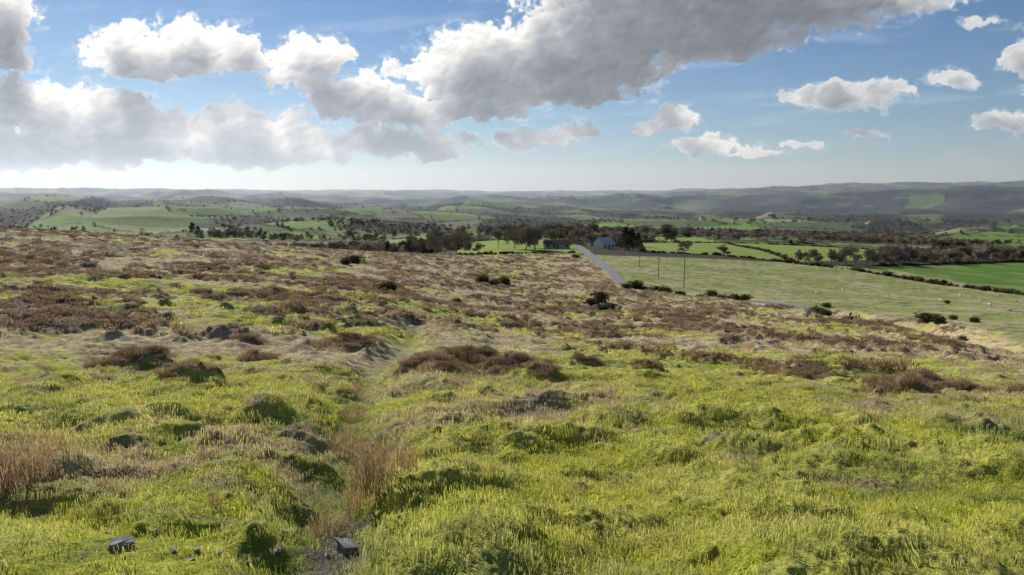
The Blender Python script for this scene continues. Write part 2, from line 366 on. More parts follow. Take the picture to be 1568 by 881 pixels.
def blades(n,rad,l0,l1,w,lean,seed,curl=.5):
    g=np.random.default_rng(seed)
    rr=rad*np.sqrt(g.random(n)); th=g.random(n)*6.283; bx_=rr*np.cos(th); by_=rr*np.sin(th)
    Ln=l0+(l1-l0)*g.random(n); Ln*=1-.35*(rr/rad)**2
    a=g.random(n)*6.283; le=lean*(.3+.9*g.random(n)); out=.4*lean*rr/rad
    dx=np.cos(a)*le+np.cos(th)*out; dy=np.sin(a)*le+np.sin(th)*out
    wa=g.random(n)*3.1416; wx=np.cos(wa)*w*.5; wy=np.sin(wa)*w*.5
    V=np.zeros((n,5,3)); zb=np.full(n,-.03)
    V[:,0]=np.stack([bx_-wx,by_-wy,zb],1); V[:,1]=np.stack([bx_+wx,by_+wy,zb],1)
    mx_=bx_+dx*Ln*.35; my_=by_+dy*Ln*.35; mz=Ln*.6
    V[:,2]=np.stack([mx_+wx*.75,my_+wy*.75,mz],1); V[:,3]=np.stack([mx_-wx*.75,my_-wy*.75,mz],1)
    V[:,4]=np.stack([bx_+dx*Ln*(1+curl*.3),by_+dy*Ln*(1+curl*.3),Ln*(1-.35*curl*np.clip(np.hypot(dx,dy),0,1))],1)
    Fc=[]
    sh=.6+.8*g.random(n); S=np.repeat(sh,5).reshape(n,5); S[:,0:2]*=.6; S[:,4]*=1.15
    for k in range(0,5*n,5): Fc.append((k,k+1,k+2,k+3)); Fc.append((k+3,k+2,k+4))
    return V.reshape(-1,3),Fc,S.ravel()
def lib(name,defs,mat):
    c=bpy.data.collections.new(name)
    for k,(V,Fc,S) in enumerate(defs):
        me=mk_mesh('%s_%02d'%(name,k),V,Fc,False,{'shade':('FLOAT',S)}); me.materials.append(mat)
        o=bpy.data.objects.new('%s_%02d'%(name,k),me); c.objects.link(o)
    return c
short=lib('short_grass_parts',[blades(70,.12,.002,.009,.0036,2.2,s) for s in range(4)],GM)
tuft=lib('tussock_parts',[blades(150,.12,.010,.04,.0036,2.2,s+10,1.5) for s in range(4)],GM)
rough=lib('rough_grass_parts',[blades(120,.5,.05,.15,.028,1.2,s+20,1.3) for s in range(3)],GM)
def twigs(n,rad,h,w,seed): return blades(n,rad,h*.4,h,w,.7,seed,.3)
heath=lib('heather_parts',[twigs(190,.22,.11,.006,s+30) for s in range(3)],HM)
heathfar=lib('heather_mass_parts',[twigs(120,.7,.26,.05,s+40) for s in range(3)],HM)
def scatter(name,x,y,zz,scl,coll,tint,tilt=.15,nvar=3,zs=None):
    n=len(x); g=np.random.default_rng(len(x)+nvar)
    V=np.stack([x,y,zz],1)
    rot=np.stack([g.normal(0,tilt,n),g.normal(0,tilt,n),g.random(n)*6.283],1)
    if zs is None: zs=np.ones(n)
    sv=np.stack([scl,scl,scl*zs],1)
    ta=np.concatenate([tint,np.ones((n,1))],1)
    me=mk_mesh(name,V,None,False,{'rot':('FLOAT_VECTOR',rot),'scl':('FLOAT_VECTOR',sv),'idx':('INT',g.integers(0,nvar,n)),'tint':('FLOAT_COLOR',ta)})
    o=add_obj(name,me)
    ng=bpy.data.node_groups.new(name+'_scatter','GeometryNodeTree')
    ng.interface.new_socket('Geometry',in_out='INPUT',socket_type='NodeSocketGeometry'); ng.interface.new_socket('Geometry',in_out='OUTPUT',socket_type='NodeSocketGeometry')
    N=ng.nodes; L=ng.links; gi=N.new('NodeGroupInput'); go=N.new('NodeGroupOutput'); ci=N.new('GeometryNodeCollectionInfo')
    ci.inputs[0].default_value=coll; ci.inputs[1].default_value=True; ci.inputs[2].default_value=True
    ip=N.new('GeometryNodeInstanceOnPoints'); ip.inputs['Pick Instance'].default_value=True
    def na(t,nm):
        a=N.new('GeometryNodeInputNamedAttribute'); a.data_type=t; a.inputs['Name'].default_value=nm; return a.outputs[0]
    er=N.new('FunctionNodeEulerToRotation'); L.new(na('FLOAT_VECTOR','rot'),er.inputs[0]); L.new(er.outputs[0],ip.inputs['Rotation'])
    L.new(na('FLOAT_VECTOR','scl'),ip.inputs['Scale']); L.new(na('INT','idx'),ip.inputs['Instance Index'])
    L.new(gi.outputs[0],ip.inputs['Points']); L.new(ci.outputs[0],ip.inputs['Instance']); L.new(ip.outputs[0],go.inputs[0])
    md=o.modifiers.new('scatter','NODES'); md.node_group=ng
    return o
def wedge(n,r0,r1,half=.70,seed=0):
    g=np.random.default_rng(seed); r=np.sqrt(r0*r0+(r1*r1-r0*r0)*g.random(n)); a=(g.random(n)*2-1)*half
    return r*np.sin(a),r*np.cos(a)
def veg(name,n,r0,r1,coll,s0,s1,want,seed,nvar,tintf=1.0,zs=1.0,pull=None,pf=.6):
    x,y=wedge(n,r0,r1,.70,seed); zz,inf=land(x,y); g=np.random.default_rng(seed+1)
    rd=pdist(x,y,ROAD); pr=want(x,y,inf)*(rd>2.8)
    k=g.random(n)<pr; x=x[k];y=y[k];zz=zz[k]; inf={a:b[k] for a,b in inf.items()}
    c=ground_colour(x,y,inf)*tintf*(.7+.6*g.random((len(x),1)))
    if pull is not None: c=mix(c,np.array(pull),pf*g.random(len(x))**1.5)
    return scatter(name,x,y,zz,s0+(s1-s0)*g.random(len(x)),coll,np.clip(c,0,.95),.2,nvar,np.full(len(x),zs)*(0.6+.8*g.random(len(x))))
nh=lambda x,y,i:(1-.85*i['heather'])*(1-.8*i['bare'])
def clump(x,y,i): return (1-.9*i['heather'])*(1-i['bare'])*np.clip(ss(.2,.5,fbm(x/.9,y/.9,2,301)+.4*fbm(x/5,y/5,2,44))*.55+ss(.5,.9,i['lump'])*.5,0,1)
SP=(.78,.68,.36)
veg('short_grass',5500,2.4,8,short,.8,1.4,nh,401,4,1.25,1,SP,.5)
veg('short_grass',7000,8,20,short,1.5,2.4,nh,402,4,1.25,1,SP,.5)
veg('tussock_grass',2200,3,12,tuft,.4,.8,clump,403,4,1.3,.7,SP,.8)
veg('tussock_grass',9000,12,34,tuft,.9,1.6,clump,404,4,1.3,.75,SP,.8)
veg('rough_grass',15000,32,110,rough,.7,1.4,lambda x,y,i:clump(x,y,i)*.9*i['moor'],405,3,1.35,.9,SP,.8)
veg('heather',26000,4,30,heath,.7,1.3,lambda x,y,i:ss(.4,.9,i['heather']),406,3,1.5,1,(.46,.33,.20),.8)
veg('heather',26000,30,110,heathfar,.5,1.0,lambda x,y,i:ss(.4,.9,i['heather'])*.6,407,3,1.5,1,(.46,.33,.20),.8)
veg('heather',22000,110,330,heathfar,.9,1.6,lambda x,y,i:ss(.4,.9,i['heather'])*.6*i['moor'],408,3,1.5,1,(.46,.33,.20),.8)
print('veg',time.time()-T0)
# rushes
def shade_mat(name,c1,c2,trans=.3,scale=6):
    m,nt,N,L=nmat(name)
    o=N.new('ShaderNodeOutputMaterial'); tc=N.new('ShaderNodeTexCoord'); n=N.new('ShaderNodeTexNoise'); n.inputs['Scale'].default_value=scale
    r=N.new('ShaderNodeValToRGB'); r.color_ramp.elements[0].position=.35; r.color_ramp.elements[1].position=.65; r.color_ramp.elements[0].color=(*c1,1); r.color_ramp.elements[1].color=(*c2,1)
    v=N.new('ShaderNodeAttribute'); v.attribute_name='shade'
    vm=N.new('ShaderNodeVectorMath'); vm.operation='SCALE'
    L.new(tc.outputs['Object'],n.inputs['Vector']); L.new(n.outputs['Fac'],r.inputs[0]); L.new(r.outputs[0],vm.inputs[0]); L.new(v.outputs['Fac'],vm.inputs['Scale'])
    d=N.new('ShaderNodeBsdfDiffuse'); t=N.new('ShaderNodeBsdfTranslucent'); mx=N.new('ShaderNodeMixShader'); mx.inputs[0].default_value=trans
    L.new(vm.outputs[0],d.inputs[0]); L.new(vm.outputs[0],t.inputs[0]); L.new(d.outputs[0],mx.inputs[1]); L.new(t.outputs[0],mx.inputs[2]); L.new(mx.outputs[0],o.inputs[0]); return m
rmat=shade_mat('dry_rush',(.34,.20,.10),(.68,.50,.28),.35)
for k,(px,py,rad,h,n) in enumerate([(592,784,.26,.52,420),(562,780,.16,.36,170),(498,783,.13,.32,120),(532,668,.3,.5,320),(520,650,.28,.5,260),(535,620,.3,.5,280),(538,592,.28,.5,240),(518,672,.18,.4,110),(628,545,.5,.5,300),(22,768,.32,.52,420),(62,742,.22,.38,190),(140,718,.16,.30,120),(265,737,.08,.20,60),(318,722,.09,.22,70),(105,752,.12,.28,80),(885,777,.08,.20,50),(500,532,.5,.42,220),(1420,765,.06,.13,30),(470,605,.25,.3,110),(640,665,.2,.28,80),(690,745,.1,.14,40),(330,790,.06,.2,30),(1290,480,.5,.5,80),(600,700,.15,.25,60),(1040,600,.2,.2,60)]):
    V,Fc,S=blades(n,rad,h*.35,h,.0055,.6,500+k,.6); c=locate(px,py)
    me=mk_mesh('rush_clump',V,Fc,False,{'shade':('FLOAT',S)}); o=add_obj('rush_clump',me,rmat); o.location=(c[0],c[1],gz(c[0],c[1])-.01)
# stones
smat=noise_mat('slate_stone',(.14,.14,.14),(.32,.31,.29),9,.7,.5)
def stone(px,py,wpx,flat,seed,lift=0):
    import bmesh
    c=locate(px,py); w=wpx/F*c[1]; g=random.Random(seed)
    bm=bmesh.new(); bmesh.ops.create_cube(bm,size=1); bmesh.ops.subdivide_edges(bm,edges=bm.edges[:],cuts=3,use_grid_fill=True)
    for v in bm.verts:
        d=v.co.copy(); n=perl(np.array([d.x*2+seed]),np.array([d.y*2+d.z*3]))[0]
        v.co=Vector((d.x*(1+.35*n)+.18*d.y*g.uniform(.5,1.2),d.y*(.75+.3*n),d.z*(1+.25*n)*(1-.35*abs(d.x))))
        v.co+=Vector([g.uniform(-.035,.035) for _ in range(3)])
    bmesh.ops.scale(bm,vec=(w,w*.8,w*flat),verts=bm.verts)
    me=bpy.data.meshes.new('rock'); bm.to_mesh(me); bm.free()
    o=add_obj('rock',me,smat); o.location=(c[0],c[1],gz(c[0],c[1])+w*flat*.3+lift); o.rotation_euler=(g.uniform(-.2,.2),g.uniform(-.2,.2),g.uniform(0,3))
for k,(a,b_,w,f) in enumerate([(530,812,36,.5),(186,830,34,.35),(592,826,26,.25),(400,872,38,.2),(300,826,14,.5),(265,832,12,.3),(168,803,14,.35),(425,820,12,.3),(345,868,10,.3),(505,800,10,.4),(560,845,14,.3),(235,812,10,.3),(822,862,10,.4),(1065,834,10,.4),(510,822,10,.3),(290,838,16,.25),(318,868,12,.3),(148,548,14,.5),(605,822,12,.3),(495,850,14,.25)]):
    stone(a,b_,w,f,k+3)
pv=[];pf=[]
g=np.random.default_rng(99)
for k in range(300):
    t=g.random()
    px=330+g.random()*300 if t<.6 else 480+g.random()*90; py=850+g.normal()*22 if t<.6 else 790+g.random()*90
    c=locate(px,min(py,895)); s=.006+.016*g.random()**2; zz=gz(c[0],c[1])+s*.4; b0=len(pv)
    for d in((1,0,0),(-1,0,0),(0,1,0),(0,-1,0),(0,0,.5),(0,0,-.5)): pv.append((c[0]+s*d[0]*g.uniform(.6,1.3),c[1]+s*d[1]*g.uniform(.6,1.3),zz+s*d[2]))
    for f_ in((0,2,4),(2,1,4),(1,3,4),(3,0,4),(2,0,5),(1,2,5),(3,1,5),(0,3,5)): pf.append(tuple(b0+q for q in f_))
add_obj('pebbles',mk_mesh('pebbles',pv,pf),noise_mat('pebble',(.2,.2,.19),(.5,.48,.45),20,.8,0))
print('near',time.time()-T0)
# ---------------------------------------------------------------- trees
def tube_faces(b0): return [(b0,b0+1,b0+4,b0+3),(b0+1,b0+2,b0+5,b0+4),(b0+2,b0,b0+3,b0+5)]
def bare_tree(seed,H=10,levels=5,twig=.035,spread=.6):
    g=random.Random(seed); V=[];Fc=[];S=[]
    def seg(p,q,r0,r1):
        d=(q-p).normalized(); a=d.orthogonal().normalized(); b=d.cross(a); b0=len(V)
        for c,r in((p,r0),(q,r1)):
            for k in range(3):
                an=k*2.094; V.append(tuple(c+a*math.cos(an)*r+b*math.sin(an)*r)); S.append(.8+.4*g.random())
        Fc.extend(tube_faces(b0))
    def grow(p,d,l,r,lev):
        q=p; dd=d.copy(); ns=3 if lev<3 else 2
        for k in range(ns):
            dd=(dd+Vector((g.gauss(0,.14),g.gauss(0,.14),g.gauss(.03,.1)))).normalized(); nq=q+dd*l/ns
            r1=max(r*(1-.35*(k+1)/ns),twig*.6); seg(q,nq,max(r*(1-.35*k/ns),twig*.6),r1)
            if lev<levels and (k>0 or lev>0):
                for _ in range(1 if lev<2 else 2):
                    s=Vector((g.gauss(0,1),g.gauss(0,1),g.gauss(.25,.6))).normalized()
                    grow(nq,(dd*(1-spread)+s*spread).normalized(),l*g.uniform(.5,.75),max(r1*.55,twig),lev+1)
            q=nq
        if lev<levels:
            for _ in range(2):
                s=Vector((g.gauss(0,1),g.gauss(0,1),g.gauss(.2,.6))).normalized()
                grow(q,(dd*.55+s*.5).normalized(),l*g.uniform(.6,.8),max(r*.5,twig),lev+1)
    grow(Vector((0,0,-.3)),Vector((0,0,1)),H*.34,H*.028,0)
    V=np.array(V); mz=V[:,2].max(); V*=H/mz
    return V,Fc,np.array(S)
def leafy(seed,n,lobes,fn,size):
    g=np.random.default_rng(seed); V=[];Fc=[];S=[]
    cl=[fn(g) for k in range(lobes)]
    for k in range(n):
        c,rad=cl[g.integers(len(cl))]
        d=g.normal(size=3); d/=np.linalg.norm(d); p=np.array(c)+d*rad*(.55+.5*g.random())*np.array([1,1,.85])
        if p[2]<0: p[2]=abs(p[2])*.3
        a=g.normal(size=3)*size; b=g.normal(size=3)*size; b0=len(V)
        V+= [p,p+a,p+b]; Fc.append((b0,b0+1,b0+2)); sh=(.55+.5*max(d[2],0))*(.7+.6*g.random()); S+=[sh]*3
    return np.array(V),Fc,np.array(S)
def gorse_f(g):
    r=g.random()*.55; a=g.random()*6.28; return ((r*math.cos(a),r*math.sin(a),.25+.35*g.random()),.28+.22*g.random())
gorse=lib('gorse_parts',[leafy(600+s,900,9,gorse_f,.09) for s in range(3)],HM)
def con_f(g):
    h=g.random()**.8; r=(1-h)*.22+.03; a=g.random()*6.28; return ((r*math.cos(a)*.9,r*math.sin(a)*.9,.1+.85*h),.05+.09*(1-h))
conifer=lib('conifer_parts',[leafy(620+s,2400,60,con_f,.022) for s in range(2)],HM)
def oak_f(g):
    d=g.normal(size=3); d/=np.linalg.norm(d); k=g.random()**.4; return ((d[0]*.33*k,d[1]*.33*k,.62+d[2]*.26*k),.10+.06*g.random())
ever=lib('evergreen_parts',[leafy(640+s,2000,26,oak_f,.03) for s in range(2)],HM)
bare=lib('bare_tree_parts',[bare_tree(700+s,10,5,.04,.62) for s in range(5)],TM)
barefar=lib('bare_wood_parts',[bare_tree(720+s,10,4,.085,.65) for s in range(4)],TM)
bark=noise_mat('bark',(.24,.19,.14),(.42,.35,.26),2,.95,.2)
barem=[o.data.copy() for o in bare.objects]
for me_ in barem: me_.materials.clear(); me_.materials.append(bark)
def put(px,py,hpx,mesh,name,H=10.0,wid=1.0,sink=.2):
    c=locate(px,py); h=hpx/F*c[1]; o=bpy.data.objects.new(name,mesh); scene.collection.objects.link(o)
    o.location=(c[0],c[1],gz(c[0],c[1])-sink); s=h/H; o.scale=(s*wid,s*wid,s); o.rotation_euler=(0,0,random.uniform(0,6.28)); return o
TR=[(652,388,30),(668,391,38),(684,390,34),(699,389,34),(712,382,26),(640,384,24),(660,384,26),(690,384,26),(735,362,18),(762,374,26),(778,374,28),(790,382,34),(803,383,36),(812,380,30),(822,383,40),(836,374,28),(848,370,24),(870,370,24),(883,374,24),(900,372,26),(893,367,20),(940,368,20),(1110,393,22),(1045,388,18),(1020,363,20),(1032,363,18),(1008,366,16),(750,362,18),(775,362,20),(800,364,22),(830,362,20),(860,362,20),
(1222,403,28),(1234,404,22),(1246,403,28),(1258,405,20),(1272,405,26),(1284,406,26),(1297,406,28),(1310,405,22),(1325,406,28),(1339,406,20),(1352,406,28),(1368,405,28),(1382,405,22),(1396,403,28),(1412,402,22),(1430,402,28),(1446,402,26),(1462,401,20),(1480,401,26),(1498,400,22),(1515,400,26),(1532,400,24),(1550,399,26),(1566,399,24),(1585,399,26),
(1180,350,14),(1150,352,12),(1240,352,14),(1300,352,13),(1370,352,13),(1420,350,12),(560,372,18),(540,370,18),(600,366,16),
(720,390,22),(735,388,20),(842,366,24),(856,366,26),(876,364,22),(888,362,20),(906,362,22),(948,362,18),(988,364,20),(1060,360,16),(700,370,22),(670,372,24),(630,380,22),(1085,366,14),(1130,370,14)]
for k,(a,b_,h) in enumerate(TR): put(a+random.uniform(-3,3),b_,h*random.uniform(.8,1.15),barem[k%5],'bare_tree',10,random.uniform(.9,1.3))
def leafmat(name,c1,c2): return shade_mat(name,c1,c2,.2,4)
cm=leafmat('conifer_needles',(.07,.09,.045),(.12,.15,.065)); em=leafmat('evergreen_leaves',(.07,.085,.04),(.13,.16,.065))
conm=[o.data.copy() for o in conifer.objects]; evm=[o.data.copy() for o in ever.objects]
for q in conm: q.materials.clear(); q.materials.append(cm)
for q in evm: q.materials.clear(); q.materials.append(em)
for k,(a,b_,h,w) in enumerate([(957,384,38,1.2),(967,384,36,1.2),(977,383,28,1.1),(295,364,22,1.3),(304,365,18,1.3)]): put(a,b_,h,conm[k%2],'conifer_tree',1,w)
for k,(a,b_,h,w) in enumerate([(1440,392,28,1.2),(1022,366,18,1.3),(1052,368,14,1.4),(1470,384,16,1.3)]): put(a,b_,h,evm[k%2],'evergreen_tree',1,w)
gm=leafmat('gorse_foliage',(.08,.08,.04),(.20,.19,.08)); gom=[o.data.copy() for o in gorse.objects]
for q in gom: q.materials.clear(); q.materials.append(gm)
GB=[(975,437,14),(1008,446,16),(1018,448,12),(1090,452,12),(1105,455,13),(1125,458,14),(1140,459,11),(1070,452,10),(1250,478,14),(1262,482,11),(1300,484,17),(1312,486,12),(1330,520,8),(1420,492,16),(1435,495,14),(1460,490,8),(1490,494,10),(1475,505,9),(1265,470,8),(545,405,14),(530,408,11),(740,437,15),(775,438,14),(758,440,11),(595,450,14),(920,468,17),(905,470,13),(935,475,12),(925,480,12),(700,462,8),(880,395,6),(960,442,8),(590,452,12),(1450,465,6),(1040,452,8),(110,478,12),(205,485,12)]
for k,(a,b_,h) in enumerate(GB): put(a,b_,h,gom[k%3],'gorse_bush',.85,random.uniform(.9,1.4),sink=.1)
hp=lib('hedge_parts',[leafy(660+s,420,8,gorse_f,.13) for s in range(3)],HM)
HL=[[(1205,403),(1300,413),(1400,430),(1568,452),(1900,492)],[(985,387),(1100,391),(1205,403)],[(1335,408),(1568,401),(1900,399)],[(975,372),(1110,372),(1235,377),(1420,387)],[(716,371),(830,367)],[(600,367),(655,361),(715,357)],[(985,361),(1050,362),(1110,366)],[(1050,361),(1300,368),(1568,382)],[(690,392),(760,390),(880,389)],[(985,386),(975,371)],[(1110,372),(1215,402)]]
for k,l in enumerate(HL):
    P=polyw(l); xs=[];ys=[]; g=np.random.default_rng(k)
    for a,b_ in zip(P[:-1],P[1:]):
        n=int(np.hypot(*(b_-a))/.7)+1; t=g.random(n); xs.append(a[0]+(b_-a)[0]*t); ys.append(a[1]+(b_-a)[1]*t)
    xs=np.concatenate(xs); ys=np.concatenate(ys); xs=xs+g.normal(0,.5,len(xs)); ys=ys+g.normal(0,.5,len(xs))
    zz=land(xs,ys)[0]
    tint=np.array([.20,.175,.10])*(.5+1.0*g.random((len(xs),1)))
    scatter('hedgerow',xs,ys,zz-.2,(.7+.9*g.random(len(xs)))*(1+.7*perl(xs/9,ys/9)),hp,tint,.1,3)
x,y=wedge(150000,430,3600,.70,800); r=np.hypot(x,y); az=np.arctan2(x,y)
wd=wood_cloudshade_mask(x,y,r,az); _,ed,_=fields(x,y,r,az)
inany=np.zeros(len(x),bool)
for P,_c in FP: inany|=inpoly(x,y,P)
g=np.random.default_rng(801); u=g.random(len(x))
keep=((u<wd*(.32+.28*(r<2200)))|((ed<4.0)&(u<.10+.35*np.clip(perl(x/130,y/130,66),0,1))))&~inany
x=x[keep];y=y[keep]; zz,inf=land(x,y); r=r[keep]
tint=np.array([.46,.37,.26])*(.5+1.0*g.random((len(x),1))); gr=g.random(len(x))<.10; tint[gr]=np.array([.12,.14,.07])
scatter('distant_trees',x,y,zz-.3,(.5+.55*g.random(len(x)))*np.interp(r,[430,1500,3000],[1.1,1.0,.9]),barefar,tint,.05,4,np.full(len(x),.9))
print('trees',len(x),time.time()-T0)
# ---------------------------------------------------------------- buildings
def box(x0,x1,y0,y1,z0,z1):
    V=[(x,y,z) for x in(x0,x1) for y in(y0,y1) for z in(z0,z1)]
    return V,[(0,1,3,2),(4,6,7,5),(0,4,5,1),(2,3,7,6),(0,2,6,4),(1,5,7,3)]
wallw=noise_mat('whitewash',(.84,.72,.56),(.92,.82,.66),1.5,.8,.05); walls_=noise_mat('stone_wall',(.44,.34,.25),(.58,.47,.34),3,.9,.3)
slate=noise_mat('slate_roof',(.17,.155,.145),(.24,.225,.205),3,.6,.1); sheet=noise_mat('sheet_roof',(.74,.63,.50),(.84,.74,.60),2,.5,.05); darkr=noise_mat('dark_sheet_roof',(.12,.085,.065),(.17,.13,.10),2,.7,.1)
glass=noise_mat('window_glass',(.02,.025,.03),(.05,.055,.06),2,.15,0); wood=noise_mat('timber',(.08,.06,.045),(.15,.12,.09),4,.9,.1)
def building(name,px,py,w,d,he,hr,yaw,wm,rm,wins=3,chim=True,lift=0):
    c=locate(px,py); e=bpy.data.objects.new(name,None); scene.collection.objects.link(e); e.location=(c[0],c[1],gz(c[0],c[1])+lift); e.rotation_euler=(0,0,yaw)
    V=[(-w/2,-d/2,-1),(w/2,-d/2,-1),(w/2,d/2,-1),(-w/2,d/2,-1),(-w/2,-d/2,he),(w/2,-d/2,he),(w/2,d/2,he),(-w/2,d/2,he),(-w/2,0,hr),(w/2,0,hr)]
    add_obj('walls',mk_mesh('walls',V,[(0,1,5,4),(2,3,7,6),(1,2,6,9,5),(3,0,4,8,7)]),wm,e)
    s=(hr-he)/(d/2); o=.35; t=.15; RV_=[];RF=[]
    for sg in(-1,1):
        b0=len(RV_); 
        for X in(-w/2-.3,w/2+.3):
            RV_+=[(X,0,hr+.02),(X,sg*(d/2+o),he-s*o+.02),(X,sg*(d/2+o),he-s*o+.02+t),(X,0,hr+t+.02)]
        RF+=[tuple(b0+q for q in f_) for f_ in((0,1,2,3),(7,6,5,4),(3,2,6,7),(0,4,5,1),(1,5,6,2))]
    add_obj('roof',mk_mesh('roof',RV_,RF),rm,e)
    WV=[];WF=[]
    def ab(args):
        v,f_=box(*args); b0=len(WV); WV.extend(v); WF.extend([tuple(b0+q for q in k) for k in f_])
    for k in range(wins):
        X=-w/2+w*(k+.5)/wins
        if k==wins//2: continue
        for sy in(-1,1): ab((X-.5,X+.5,sy*(d/2)-.03,sy*(d/2)+.03,.9,2.1))
        if he>4:
            for sy in(-1,1): ab((X-.5,X+.5,sy*(d/2)-.03,sy*(d/2)+.03,3.2,4.3))
    if WV: add_obj('windows',mk_mesh('windows',WV,WF),glass,e)
    v,f_=box(-.5,.5,-d/2-.04,-d/2+.04,-.2,2.1); add_obj('door',mk_mesh('door',v,f_),wood,e)
    if chim:
        for X in(-w/2+.5,w/2-.5):
            v,f_=box(X-.35,X+.35,-.35,.35,hr-.6,hr+.9); add_obj('chimney',mk_mesh('chimney',v,f_),walls_,e)
    return e
building('white_farmhouse',925,381,8.5,8,2.6,6.0,.62,wallw,sheet,3,False)
building('stone_barn',852,381,13,7,2.4,4.2,.1,walls_,darkr,4,False)
building('long_farm_shed',738,369,15,7,2.4,4.0,-.1,wallw,slate,5,False)
building('farm_outbuilding',908,377,6,5,2.3,3.8,.4,walls_,slate,2,False)
for k,(a,b_,w,wm,rm,yw) in enumerate([(1075,348,14,wallw,slate,.2),(1058,356,24,walls_,sheet,.0),(1125,349,16,wallw,slate,-.2),(1100,346,12,wallw,slate,.5),(1046,354,18,walls_,darkr,.3),(1215,352,16,wallw,slate,.1),(1010,342,12,wallw,slate,.1)]):
    building('farmhouse',a,b_,w,8,4.5,7.2,yw,wm,rm,4,True,1)
pm=noise_mat('pole_timber',(.16,.13,.10),(.26,.22,.17),4,.9,.1)
def pole(px,py,hpx):
    c=locate(px,py); h=hpx/F*c[1]; V=[];Fc=[]
    n=8
    for zz_,r_ in((-.5,.13),(h,.08)):
        for k in range(n): V.append((r_*math.cos(k*6.283/n),r_*math.sin(k*6.283/n),zz_))
    Fc=[(k,(k+1)%n,n+(k+1)%n,n+k) for k in range(n)]+[tuple(range(n,2*n))]
    v,f_=box(-.8,.8,-.06,.06,h-.7,h-.55); b0=len(V); V+=v; Fc+=[tuple(b0+q for q in k) for k in f_]
    for X in(-.7,0,.7):
        v,f_=box(X-.05,X+.05,-.05,.05,h-.55,h-.35); b0=len(V); V+=v; Fc+=[tuple(b0+q for q in k) for k in f_]
    o=add_obj('utility_pole',mk_mesh('utility_pole',V,Fc),pm); o.location=(c[0],c[1],gz(*c)); o.rotation_euler=(0,0,.5)
for q in ((1047,441,60),(1008,427,34),(979,408,22),(763,382,18)): pole(*q)
def sheep_mesh():
    me=bpy.data.meshes.new('sheep_base'); vs=[(-.5,0,.62),(-.2,0,.66),(.15,0,.66),(.42,0,.68),(.6,0,.85),(.78,0,.82),(-.62,0,.6)]; rad=[.2,.27,.27,.22,.11,.07,.05]
    ed=[(0,1),(1,2),(2,3),(3,4),(4,5),(0,6)]
    for (bx_,i0,back) in((-.45,0,1),(.36,3,0)):
        for sy in(-1,1):
            n=len(vs); vs+=[(bx_,sy*.13,.42),(bx_+(-.06 if back else .0),sy*.13,.22),(bx_,sy*.13,.0)]; rad+=[.09,.045,.04]; ed+=[(i0,n),(n,n+1),(n+1,n+2)]
    me.from_pydata(vs,ed,[]); o=bpy.data.objects.new('sheep_base',me); scene.collection.objects.link(o)
    md=o.modifiers.new('s','SKIN'); 
    for k,r_ in enumerate(rad): me.skin_vertices[0].data[k].radius=(r_,r_)
    me.skin_vertices[0].data[1].use_root=True
    md2=o.modifiers.new('u','SUBSURF'); md2.levels=1; md2.render_levels=1
    dg=bpy.context.evaluated_depsgraph_get(); m2=bpy.data.meshes.new_from_object(o.evaluated_get(dg)); bpy.data.objects.remove(o); return m2
SHEEP=[(1500,462),(1515,470),(1470,455),(1440,462),(1380,468),(1360,455),(1320,440),(1290,446),(1545,480),(1410,447),(1225,430),(1160,420),(1530,455),(1250,452),(1100,412),(1555,465),(1190,385),(1150,381)]
# ---------------------------------------------------------------- clouds on a far sky shell
ns,ntt=1700,480
S_,T_=np.meshgrid(np.linspace(-1.05,1.05,ns),np.linspace(-.035,.37,ntt))
X=S_*F; Yp=T_*F
def P2(px,py): s,t=st(px,py); return s*F,t*F
CL=[
(190,82,60,42,1),(285,78,78,44,1),(362,88,50,38,1),(240,105,105,24,1),(475,92,60,38,1),(455,122,56,20,.9),(0,60,50,75,1.1),(10,20,42,50,1),
(50,172,140,44,1),(185,195,110,46,1),(385,210,110,42,1),(270,230,210,32,1),(60,236,200,34,1),(430,240,90,24,1),(-100,180,150,90,1),
(555,155,90,40,1),(620,172,85,30,1),(600,220,110,26,.9),(675,240,45,12,.6),(520,222,60,20,.7),
(722,118,82,68,1.1),(758,62,44,36,.9),(830,85,90,68,1.2),(905,105,125,64,1.25),(970,60,150,62,1.3),(1085,50,150,56,1.25),(1200,20,160,44,1.1),(1330,2,135,26,1),(715,172,80,22,1),(860,150,110,24,1),(1060,-30,300,70,1.2),
(815,217,54,20,.9),(893,198,26,12,.85),(1022,186,40,18,.85),(1070,220,50,22,.85),(985,196,14,8,.7),(1275,152,95,24,1),(1350,142,42,20,.9),(1460,125,38,17,.8),(1545,190,60,18,.95),(1500,40,24,10,.6),(1565,90,30,36,.9),(1325,208,28,8,.7),(1150,235,40,7,.5),(1700,130,120,40,1),(615,112,45,14,.5),(1225,222,30,6,.5)]
wx=X+14*fbm(X/70,Yp/60,3,900)+5*fbm(X/22,Yp/18,3,902); wy=Yp+10*fbm(X/70,Yp/60,3,905)+4*fbm(X/22,Yp/18,3,907)
mm=np.full(X.shape,-3.0)
for (a,b_,rx,ry,sg) in CL:
    cx,cy=P2(a,b_); dy=wy-cy; dyn=np.where(dy<0,dy/(ry*.62),dy/ry)
    v=sg*(1-((np.abs((wx-cx)/rx))**2+dyn**2)**.5)
    mm=np.where(mm>v,mm,v)+.06*np.exp(-((mm-v)/.2)**2)*((mm>-1)&(v>-1))
bil=0;amp=1;tot=0; bl=[]
for o_,sc in enumerate((50,26,14,7.5,4)):
    f1,_,_=worley(wx/sc+.25*perl(X/sc,Yp/sc,910+o_),wy/(sc*.85),920+o_); q=1-np.clip(f1,0,1.1)**1.6; bl.append(q); bil=bil+amp*q; tot+=amp; amp*=.6
bil=bil/tot
f=mm*1.15+(bil-.64)*1.25+.13*fbm(X/9,Yp/9,4,930)
